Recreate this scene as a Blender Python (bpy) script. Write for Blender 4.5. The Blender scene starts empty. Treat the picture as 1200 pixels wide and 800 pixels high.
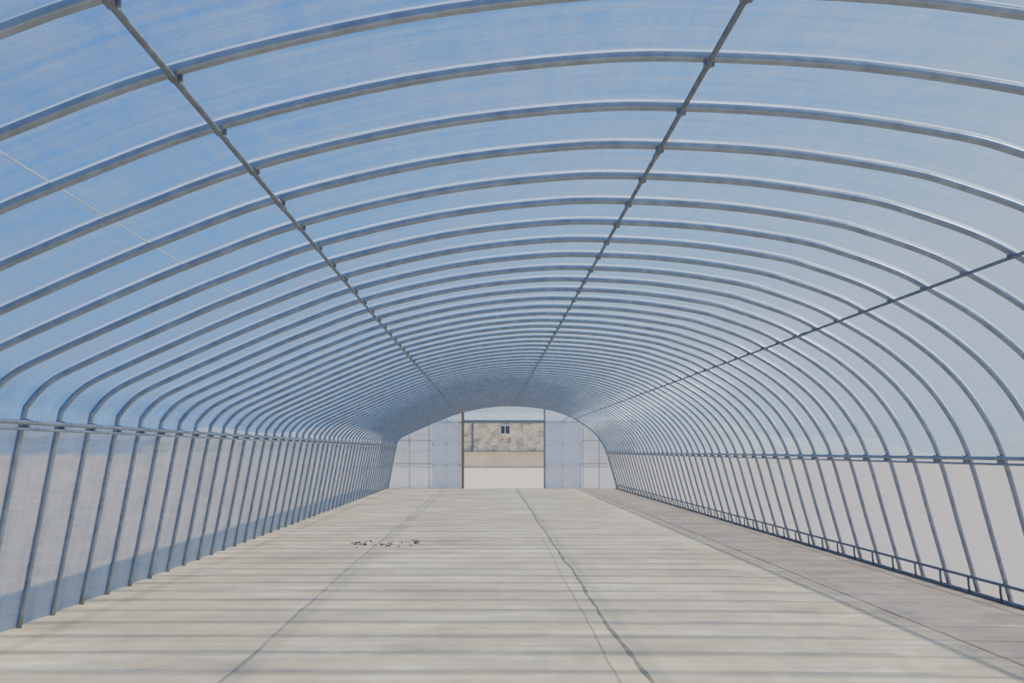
import bpy, math, random
from mathutils import Vector
random.seed(4)
CAMH=1.7
Y0,SP=4.5,0.76
NMIN,NMAX=-10,54
YEND=46.0
YSTART=Y0+SP*NMIN-0.3
# ---------------- helpers
class MB:
    def __init__(s): s.v=[];s.f=[];s.uv=None
    def box(s,c,d,ax=None):
        cx,cy,cz=c;dx,dy,dz=[k/2 for k in d];n=len(s.v)
        for x in(-dx,dx):
            for y in(-dy,dy):
                for z in(-dz,dz): s.v.append((cx+x,cy+y,cz+z))
        for f in((0,1,3,2),(4,6,7,5),(0,4,5,1),(2,3,7,6),(0,2,6,4),(1,5,7,3)): s.f.append(tuple(n+i for i in f))
    def tube(s,pts,r,k=8,ry=None,cap=True):
        pts=[Vector(p) for p in pts];n0=len(s.v);m=len(pts)
        for i,p in enumerate(pts):
            t=(pts[min(i+1,m-1)]-pts[max(i-1,0)]).normalized()
            ref=Vector((0,1,0)) if abs(t.y)<0.9 else Vector((0,0,1))
            a=t.cross(ref).normalized();b=a.cross(t).normalized()
            for j in range(k):
                an=2*math.pi*(j+.5)/k
                ca,sa=math.cos(an),math.sin(an)
                s.v.append(tuple(p+a*ca*r+b*sa*(ry or r)))
        for i in range(m-1):
            for j in range(k):
                j2=(j+1)%k
                s.f.append((n0+i*k+j,n0+i*k+j2,n0+(i+1)*k+j2,n0+(i+1)*k+j))
        if cap:
            s.f.append(tuple(n0+j for j in reversed(range(k))))
            s.f.append(tuple(n0+(m-1)*k+j for j in range(k)))
    def obj(s,name,mat,parent=None,smooth=False):
        me=bpy.data.meshes.new(name);me.from_pydata(s.v,[],s.f);me.update()
        me.materials.append(mat)
        if smooth:
            for p in me.polygons:p.use_smooth=True
        o=bpy.data.objects.new(name,me);bpy.context.collection.objects.link(o)
        if parent:o.parent=parent
        return o
def empty(name):
    o=bpy.data.objects.new(name,None);bpy.context.collection.objects.link(o);return o
def mat(name):
    m=bpy.data.materials.new(name);m.use_nodes=True;nt=m.node_tree
    for n in list(nt.nodes):nt.nodes.remove(n)
    out=nt.nodes.new('ShaderNodeOutputMaterial')
    return m,nt,out
def N(nt,t,**k):
    n=nt.nodes.new(t)
    for a,b in k.items():
        if a in n.inputs: n.inputs[a].default_value=b
        else: setattr(n,a,b)
    return n
def ramp(nt,fac,stops):
    r=nt.nodes.new('ShaderNodeValToRGB')
    e=r.color_ramp.elements
    while len(e)<len(stops): e.new(0.5)
    for i,(p,c) in enumerate(stops):
        e[i].position=p; e[i].color=c if len(c)==4 else (*c,1)
    nt.links.new(fac,r.inputs[0]);return r
def noise(nt,scale_vec,scale=1,detail=4,rough=.6,src='Object',uv=False):
    tc=N(nt,'ShaderNodeTexCoord');mp=N(nt,'ShaderNodeMapping');mp.inputs['Scale'].default_value=scale_vec
    nt.links.new(tc.outputs[src],mp.inputs[0])
    n=N(nt,'ShaderNodeTexNoise',Scale=scale,Detail=detail,Roughness=rough)
    nt.links.new(mp.outputs[0],n.inputs['Vector']);return n
def simple(name,col,rough=.6,metal=0,var=.15,sc=6):
    m,nt,out=mat(name);b=N(nt,'ShaderNodeBsdfPrincipled',Roughness=rough,Metallic=metal)
    n=noise(nt,(1,1,1),sc)
    r=ramp(nt,n.outputs[0],[(.3,tuple(c*(1-var) for c in col)),(.7,tuple(min(1,c*(1+var)) for c in col))])
    nt.links.new(r.outputs[0],b.inputs['Base Color']);nt.links.new(b.outputs[0],out.inputs[0]);return m
# ---------------- materials
steel=simple('galvanised_steel',(.26,.30,.36),.30,.6,.2,9)
steel_d=simple('weathered_steel',(.17,.19,.22),.5,.5,.25,9)
m,nt,out=mat('white_highlight_band')  # translucent white for bands that imitate the highlight beside each rib
tl=N(nt,'ShaderNodeBsdfTranslucent');tl.inputs[0].default_value=(.95,.96,.98,1)
df=N(nt,'ShaderNodeBsdfDiffuse');df.inputs[0].default_value=(.8,.84,.9,1)
mx=N(nt,'ShaderNodeMixShader');mx.inputs[0].default_value=.1
nt.links.new(tl.outputs[0],mx.inputs[1]);nt.links.new(df.outputs[0],mx.inputs[2])
tr=N(nt,'ShaderNodeBsdfTransparent');mx2=N(nt,'ShaderNodeMixShader')
n=noise(nt,(1.5,.3,1.5),1,4)
mr=N(nt,'ShaderNodeMapRange');nt.links.new(n.outputs[0],mr.inputs[0])
mr.inputs[1].default_value=.35;mr.inputs[2].default_value=.7;mr.inputs[3].default_value=.4;mr.inputs[4].default_value=.8
nt.links.new(mr.outputs[0],mx2.inputs[0]);nt.links.new(mx.outputs[0],mx2.inputs[1]);nt.links.new(tr.outputs[0],mx2.inputs[2])
nt.links.new(mx2.outputs[0],out.inputs[0]);white_band=m
def film(name,transp,tcol,dcol,gloss=.06,sv=(1.2,9,1),dmix=.45,con=.3):
    m,nt,out=mat(name)
    tr=N(nt,'ShaderNodeBsdfTransparent');tr.inputs[0].default_value=(*tcol,1)
    tl=N(nt,'ShaderNodeBsdfTranslucent');df=N(nt,'ShaderNodeBsdfDiffuse')
    tl.inputs[0].default_value=(*dcol,1);df.inputs[0].default_value=(*dcol,1)
    gl=N(nt,'ShaderNodeBsdfGlossy',Roughness=.22)
    m1=N(nt,'ShaderNodeMixShader');m1.inputs[0].default_value=dmix
    nt.links.new(tl.outputs[0],m1.inputs[1]);nt.links.new(df.outputs[0],m1.inputs[2])
    n=noise(nt,sv,1,8,.7,'UV')
    n2=noise(nt,(.5,.9,1),1,5,.6,'UV')
    n3=noise(nt,(.3,16,1),1,4,.7,'UV')
    n4=noise(nt,(7,1.1,1),1,6,.75,'UV')
    acc=n.outputs[0]
    for q in(n2,n3,n4):
        ad=N(nt,'ShaderNodeMath',operation='ADD');nt.links.new(acc,ad.inputs[0]);nt.links.new(q.outputs[0],ad.inputs[1]);acc=ad.outputs[0]
    mr=N(nt,'ShaderNodeMapRange');nt.links.new(acc,mr.inputs[0])
    mr.inputs[1].default_value=1.72;mr.inputs[2].default_value=2.3
    mr.inputs[3].default_value=min(1,transp+con);mr.inputs[4].default_value=max(0,transp-con)
    m2=N(nt,'ShaderNodeMixShader');nt.links.new(mr.outputs[0],m2.inputs[0])
    nt.links.new(m1.outputs[0],m2.inputs[1]);nt.links.new(tr.outputs[0],m2.inputs[2])
    m3=N(nt,'ShaderNodeMixShader');m3.inputs[0].default_value=gloss
    bp=N(nt,'ShaderNodeBump',Strength=.5,Distance=.03);nt.links.new(acc,bp.inputs['Height'])
    nt.links.new(bp.outputs[0],gl.inputs['Normal'])
    nt.links.new(m2.outputs[0],m3.inputs[1]);nt.links.new(gl.outputs[0],m3.inputs[2])
    nt.links.new(m3.outputs[0],out.inputs[0]);return m
film_roof=film('roof_film',.67,(.72,.84,.96),(.37,.47,.60),.07,con=.30)
film_wall=film('side_film',.28,(.88,.90,.95),(.43,.44,.475),.05,(3,2,1),.45,.15)
film_end=film('end_film',.3,(.97,.98,1),(.92,.94,.97),.04,(1,1,1),.35,.15)
# floor concrete
def concrete(name,c1,c2,c3):
    m,nt,out=mat(name);b=N(nt,'ShaderNodeBsdfPrincipled',Roughness=.8)
    n=noise(nt,(1,1,1),.45,8,.7);n2=noise(nt,(.35,5.5,1),1,5,.7);n5=noise(nt,(1,1,1),14,6,.8)
    ad=N(nt,'ShaderNodeMath',operation='ADD');ml=N(nt,'ShaderNodeMath',operation='MULTIPLY');ml.inputs[1].default_value=.7
    nt.links.new(n2.outputs[0],ml.inputs[0]);nt.links.new(n.outputs[0],ad.inputs[0]);nt.links.new(ml.outputs[0],ad.inputs[1])
    m5=N(nt,'ShaderNodeMath',operation='MULTIPLY_ADD');m5.inputs[1].default_value=.3
    nt.links.new(n5.outputs[0],m5.inputs[0]);nt.links.new(ad.outputs[0],m5.inputs[2])
    r=ramp(nt,m5.outputs[0],[(.72,c1),(.98,c2),(1.0,c3)])
    m6=N(nt,'ShaderNodeMath',operation='SUBTRACT');m6.inputs[1].default_value=.1
    nt.links.new(m5.outputs[0],m6.inputs[0]);nt.links.new(m6.outputs[0],r.inputs[0])
    nt.links.new(r.outputs[0],b.inputs['Base Color'])
    bp=N(nt,'ShaderNodeBump',Strength=.25,Distance=.02);nt.links.new(n2.outputs[0],bp.inputs['Height']);nt.links.new(bp.outputs[0],b.inputs['Normal'])
    nt.links.new(b.outputs[0],out.inputs[0]);return m
conc=concrete('floor_concrete',(.59,.43,.26),(.74,.57,.36),(.82,.66,.44))
conc_shaded=concrete('edge_concrete_shaded',(.54,.41,.265),(.68,.53,.36),(.74,.59,.41))  # edge strip concrete, its tone also darkened for the side film's shadow
dirt=concrete('outside_ground',(.52,.43,.31),(.62,.52,.38),(.68,.6,.46))
crack=simple('joint_dark',(.26,.21,.15),.9,0,.3,3)
crack_shadow_l=simple('joint_and_shadow_faint',(.40,.32,.23),.9,0,.2,3)  # faint tone shared by a floor joint and the drawn purlin shadow

# ---------------- cross section (X, height)
sec=[(-4.12,.25),(-4.06,.42),(-3.86,.62),(-3.5,.80),(-3.1,.98),(-2.6,1.20),(-2.14,1.39),(-1.38,1.67),(-.4,1.90),(.5,2.01),(1.13,2.02),(1.95,1.97),(2.76,1.85),(3.16,1.74),(3.56,1.60),(3.85,1.46),(4.35,1.16),(4.8,.78),(5.12,.36),(5.33,-.08)]
def cr(pts,k=5):
    out=[]
    P=[pts[0]]+pts+[pts[-1]]
    for i in range(1,len(P)-2):
        for j in range(k):
            t=j/k;a,b,c,d=P[i-1:i+3]
            out.append(tuple(.5*(2*b[q]+(c[q]-a[q])*t+(2*a[q]-5*b[q]+4*c[q]-d[q])*t*t+(-a[q]+3*b[q]-3*c[q]+d[q])*t**3) for q in(0,1)))
    out.append(pts[-1]);return out
full=[(-4.5,-CAMH),(-4.31,-.725)]+sec+[(5.565,-.89),(5.8,-CAMH)]
prof=[(x,h+CAMH) for x,h in cr(full,4)]
def offs(pr,d):
    o=[]
    for i,p in enumerate(pr):
        a=pr[max(i-1,0)];b=pr[min(i+1,len(pr)-1)]
        tx,tz=b[0]-a[0],b[1]-a[1];l=math.hypot(tx,tz)
        o.append((p[0]-tz/l*d,p[1]+tx/l*d))
    return o
# ---------------- frame
frame=empty('greenhouse_frame')
ribs=MB();bands=MB()
for n in range(NMIN,NMAX+1):
    y=Y0+SP*n
    ribs.tube([(x,y,z) for x,z in prof],.027,8,ry=.019)
ribs.obj('arch_ribs',steel,frame,True)
po=offs(prof,.062)
for n in range(NMIN,NMAX+1):
    y=Y0+SP*n+.09
    bands.tube([(x,y,z) for x,z in po if z>2.0],.003,6,ry=.045)
def at(X,side=None):
    best=None
    for i in range(len(prof)-1):
        (x0,z0),(x1,z1)=prof[i],prof[i+1]
        if x0<=X<=x1 : return z0+(z1-z0)*(X-x0)/(x1-x0)
pur=MB();cl=MB()
for X in(-1.38,1.13,3.85):
    z=at(X)-.038
    pur.tube([(X,YSTART,z),(X,YEND,z)],.015,10)
    for n in range(NMIN,NMAX+1):
        y=Y0+SP*n
        cl.box((X,y,z+.008),(.038,.055,.034))
        cl.box((X+.026,y+.01,z+.014),(.016,.02,.04))
    for k in range(9):
        yy=1+k*5.7
        pur.tube([(X,yy,z),(X,yy+.22,z)],.02,10)
pur.obj('roof_purlins',steel_d,frame,True)
w=MB()
z=at(-2.25)+.03
w.tube([(-2.25,YSTART,z),(-2.25,YEND,z)],.005,5)
w.obj('roof_wires',simple('pale_wire',(.5,.56,.62),.5),frame,True)
rl=MB()
zl=CAMH+.25;zr=CAMH-.08
for dz,r in((0,.022),(-.06,.014)):
    rl.tube([(-4.07,YSTART,zl+dz),(-4.07,YEND,zl+dz)],r,8)
    rl.tube([(5.28,YSTART,zr+dz),(5.28,YEND,zr+dz)],r,8)
for n in range(NMIN,NMAX+1):
    y=Y0+SP*n
    cl.box((-4.08,y,zl-.02),(.045,.045,.10));cl.box((5.29,y,zr-.02),(.045,.045,.10))
rl.obj('side_rails',steel,frame,True)
br=MB()
br.tube([(5.70,YSTART,.21),(5.70,YEND,.21)],.018,8)
br.box((5.74,(YSTART+YEND)/2,.02),(.04,YEND-YSTART,.04))
for n in range(NMIN,NMAX+1):
    y=Y0+SP*n
    br.tube([(5.70,y+.06,.21),(5.71,y+.07,.12),(5.72,y+.06,.02)],.014,6)
br.obj('base_rails',steel_d,frame,True)
cl.obj('pipe_clamps',steel_d,frame)
bands.obj('rib_highlight_bands',white_band,frame,True)  # bands added alongside the ribs as their bright highlights
# ---------------- film
cover=empty('greenhouse_film_cover')
def sheet(name,pr,m):
    base=offs(pr,.04);L=[0]
    for i in range(1,len(base)):L.append(L[-1]+math.dist(base[i],base[i-1]))
    vs=[];uv=[];fs=[];k=len(base)
    ys=[]
    for n in range(NMIN,NMAX):
        for j in range(4): ys.append((Y0+SP*(n+j/4),math.sin(math.pi*j/4)))
    ys.append((Y0+SP*NMAX,0));ys.append((YEND,0))
    for y,b in ys:
        oo=offs(pr,.034+.022*b)
        for i,(x,z) in enumerate(oo):
            vs.append((x,y,max(z,0.0)));uv.append((L[i],y))
    for r in range(len(ys)-1):
        for i in range(k-1): fs.append((r*k+i,r*k+i+1,(r+1)*k+i+1,(r+1)*k+i))
    me=bpy.data.meshes.new(name);me.from_pydata(vs,[],fs);me.update()
    ul=me.uv_layers.new(name='UVMap')
    for lp in me.loops: ul.data[lp.index].uv=uv[lp.vertex_index]
    for p in me.polygons:p.use_smooth=True
    me.materials.append(m);o=bpy.data.objects.new(name,me);bpy.context.collection.objects.link(o);o.parent=cover
iL=min(range(len(prof)),key=lambda i:math.dist(prof[i],(-4.12,zl)))
iR=min(range(len(prof)),key=lambda i:math.dist(prof[i],(5.33,zr)))
sheet('roof_film',prof[iL:iR+1],film_roof)
sheet('side_film_left',prof[:iL+1],film_wall)
sheet('side_film_right',prof[iR:],film_wall)
# ---------------- floor
def quad(name,x0,x1,y0,y1,z0,z1,m,parent=None):
    b=MB();b.box(((x0+x1)/2,(y0+y1)/2,(z0+z1)/2),(x1-x0,y1-y0,z1-z0));return b.obj(name,m,parent)
fl=quad('floor',-4.62,4.24,YSTART-3,YEND+.6,-.2,0,conc)
quad('floor_edge_strip',4.24,5.95,YSTART-3,YEND+.6,-.2,-.002,conc_shaded,fl)
def crack_shadow_line(name,x0,x1,wd,m,amp=.03,seed=0,ya=YSTART,yb=YEND):
    rnd=random.Random(seed);b=MB();y=ya;pts=[];off=0
    while y<yb:
        off=off*.85+rnd.uniform(-amp,amp)*.5
        t=(y-ya)/(yb-ya)
        pts.append((x0+(x1-x0)*t+off,y,wd*rnd.uniform(.5,1.3)));y+=.25
    for x,y,ww in pts:
        b.v+= [(x-ww/2,y,.003),(x+ww/2,y,.003)]
    for i in range(len(pts)-1): b.f.append((2*i,2*i+1,2*i+3,2*i+2))
    b.obj(name,m,fl)
crack_shadow_line('purlin_shadow',-1.94,-2.10,.04,crack_shadow_l,.02,1)  # cast shadow of a roof purlin, drawn as a dark floor line
crack_shadow_line('joint_b',1.17,1.24,.04,crack,.02,2)
crack_shadow_line('joint_c',.90,1.05,.014,crack_shadow_l,.02,3,YSTART,20)
crack_shadow_line('joint_rail_shadow',4.22,4.30,.02,crack,.01,4)  # seam of the edge strip, drawn also as the side rail's shadow
# debris
db=MB();rnd=random.Random(9)
for i in range(52):
    x=-2.5+1.3*rnd.random();y=18.65+rnd.gauss(0,.4)
    a=rnd.uniform(0,math.pi);l=rnd.uniform(.03,.13)
    p=[(x,y,.010),(x+l*.5*math.cos(a),y+l*.5*math.sin(a),.013+rnd.random()*.008),(x+l*math.cos(a+.5),y+l*math.sin(a+.5),.008)]
    db.tube(p,rnd.uniform(.004,.009),5)
db.obj('scattered_twigs',simple('dark_twig',(.06,.05,.045),.9))
# ---------------- outside
gr=quad('ground',-300,300,-150,400,-.5,-.06,dirt)
bld=empty('stone_building')
m,nt,out=mat('rubble_stone');b=N(nt,'ShaderNodeBsdfPrincipled',Roughness=.9)
n=noise(nt,(1,1,1.6),1.5,8,.8)
r=ramp(nt,n.outputs[0],[(.38,(.30,.24,.17)),(.49,(.80,.66,.45)),(.62,(1,.92,.74))])
nt.links.new(r.outputs[0],b.inputs['Base Color']);nt.links.new(b.outputs[0],out.inputs[0]);rub=m
plaster=simple('beige_plaster',(.90,.74,.50),.9,0,.12,.8)
dark=simple('dark_opening',(.07,.07,.08),.6)
wht=simple('white_paint',(.8,.82,.84),.5,0,.05)
BY=105
B=MB();B.box((2,BY+3,3.1),(26,6,3.0));B.obj('upper_wall',rub,bld)
B=MB();B.box((2,BY+2.9,.77),(26.3,6.2,1.65));B.obj('lower_wall',plaster,bld)
B=MB();B.box((2,BY+2.8,4.72),(27,6.0,.16));B.obj('roof_slab',dark,bld)
B=MB()
B.box((1.75,BY-.03,3.85),(.9,.12,.85))
B.obj('window_glass',dark,bld)
B=MB()
for s in(-.5,.5):B.box((1.75+s,BY-.06,3.85),(.1,.16,.95))
for s in(-.45,.45):B.box((1.75,BY-.06,3.85+s),(1.1,.16,.1))
B.box((1.75,BY-.06,3.85),(.06,.14,.9))
B.obj('window_frame',wht,bld)
B=MB();B.box((-1.6,BY-.06,3.1),(.18,.2,3));B.box((2,BY-.3,1.65),(26,.5,.07));B.obj('ledge_and_pipe',steel_d,bld)
m=simple('bare_hill',(.5,.47,.42),.95,0,.15,.05)
H=MB();kx,ky=40,6
for j in range(ky):
    for i in range(kx):
        t=j/(ky-1)
        x=-60+i*(260/(kx-1));h=(9+5*math.sin(i*.5)+3*math.sin(i*1.3+1))*math.sin(t*math.pi)
        H.v.append((x,170+t*60,-.3+h*.5))
for j in range(ky-1):
    for i in range(kx-1):
        a=j*kx+i;H.f.append((a,a+1,a+kx+1,a+kx))
H.obj('bare_hill',m,None,True)
# ---------------- end wall
ew=empty('wall_end')
S=YEND/1200
def px(x): return (x-572)*S
def pz(y): return CAMH+(528-y)*S
X0,X1=px(543),px(638)
def poly(name,pts,y,m,th=None):
    b=MB();n=len(pts)
    for x,z in pts:b.v.append((x,y,z))
    b.f.append(tuple(range(n)))
    o=b.obj(name,m,ew)
    ul=o.data.uv_layers.new(name='UVMap')
    for lp in o.data.loops:
        v=b.v[lp.vertex_index];ul.data[lp.index].uv=(v[0],v[2])
    return o
lp=[(x,z) for x,z in prof if x<X0]
poly('end_film_left',[(X0,0.0)]+[(X0,at(X0))]+lp[::-1],YEND,film_end)
rp=[(x,z) for x,z in prof if x>X1]
poly('end_film_right',[(X1,0.0)]+rp[::-1]+[(X1,at(X1))],YEND,film_end)
ztr=pz(493)
tp=[(x,z) for x,z in prof if X0<x<X1]
poly('end_film_transom',[(X0,ztr+.35),(X1,ztr+.35),(X1,at(X1))]+tp[::-1]+[(X0,at(X0))],YEND,film_end)
F=MB()
F.tube([(x,YEND-.03,z) for x,z in prof],.035,8,ry=.04)
for x in(X0,X1): F.box((x,YEND-.04,at(x)/2),(.07,.08,at(x)))
for x in(px(503),px(683),px(480),px(702)): F.box((x,YEND-.04,(at(x) or 2)/2),(.025,.05,at(x) or 2))
for z in(pz(516),pz(543)):
    F.box(((X0-4.2)/2,YEND-.04,z),(X0+4.15,.05,.03));F.box(((X1+5.35)/2,YEND-.04,z),(5.3-X1,.05,.03))
F.box(((X0+X1)/2,YEND-.04,ztr),(X1-X0,.09,.07))
F.tube([(px(515),YEND-.05,pz(485)),(X0,YEND-.05,pz(508))],.02,6)
F.tube([(px(668),YEND-.05,pz(487)),(X1,YEND-.05,pz(510))],.02,6)
F.box(((px(500)+px(686))/2,YEND-.1,ztr-.08),(px(686)-px(500),.05,.05))
F.obj('end_frame',steel,ew)
B=MB();B.box((X0-.02,YEND-.12,1.75),(.12,.07,3.45));B.obj('door_post',simple('brown_post',(.28,.2,.13),.7),ew)
for nm,a,c in(('door_1',px(507),X0-.1),('door_2',X1+.03,px(681))):
    d=empty(nm);d.location=((a+c)/2,YEND-.14,0)
    w_=c-a;hh=ztr-.1
    fr=MB()
    for x in(-w_/2+.03,w_/2-.03,0): fr.box((x,0,hh/2+.03),(.05,.05,hh-.04))
    for z in(.06,1.05,2.0,hh-.0): fr.box((0,0,z),(w_,.05,.05))
    fr.obj('door_frame',wht,d)
    p=MB();p.box((0,.02,hh/2+.03),(w_-.04,.01,hh-.1));p.obj('door_panel',film_end,d)
# ---------------- world + sun
wd=bpy.data.worlds.new('World');bpy.context.scene.world=wd;wd.use_nodes=True;nt=wd.node_tree
bg=nt.nodes['Background'];tc=N(nt,'ShaderNodeTexCoord');sp=N(nt,'ShaderNodeSeparateXYZ')
nt.links.new(tc.outputs['Generated'],sp.inputs[0])
ml=N(nt,'ShaderNodeMath',operation='MULTIPLY');ml.inputs[1].default_value=-.40;nt.links.new(sp.outputs[0],ml.inputs[0])
ad=N(nt,'ShaderNodeMath',operation='ADD');nt.links.new(ml.outputs[0],ad.inputs[0]);nt.links.new(sp.outputs[2],ad.inputs[1])
r=ramp(nt,ad.outputs[0],[(0,(.60,.69,.82)),(.10,(.38,.58,.86)),(.28,(.17,.44,.86)),(.5,(.07,.30,.80)),(.9,(.06,.26,.74))])
nt.links.new(r.outputs[0],bg.inputs[0]);bg.inputs[1].default_value=1.1
sd=bpy.data.lights.new('sun','SUN');sd.energy=6.8;sd.angle=.034;sd.color=(1,.90,.75)
so=bpy.data.objects.new('sun',sd);bpy.context.collection.objects.link(so)
d=Vector((.82,-.08,1)).normalized()
so.rotation_euler=d.to_track_quat('Z','Y').to_euler();so.location=(10,0,30)
# ---------------- camera
cd=bpy.data.cameras.new('camera');co=bpy.data.objects.new('camera',cd);bpy.context.collection.objects.link(co)
co.location=(0,0,CAMH);co.rotation_euler=(math.pi/2,0,0)
cd.sensor_width=36;cd.lens=36;cd.shift_x=28/1200;cd.shift_y=128/1200;cd.clip_end=1000;cd.clip_start=.05
bpy.context.scene.camera=co
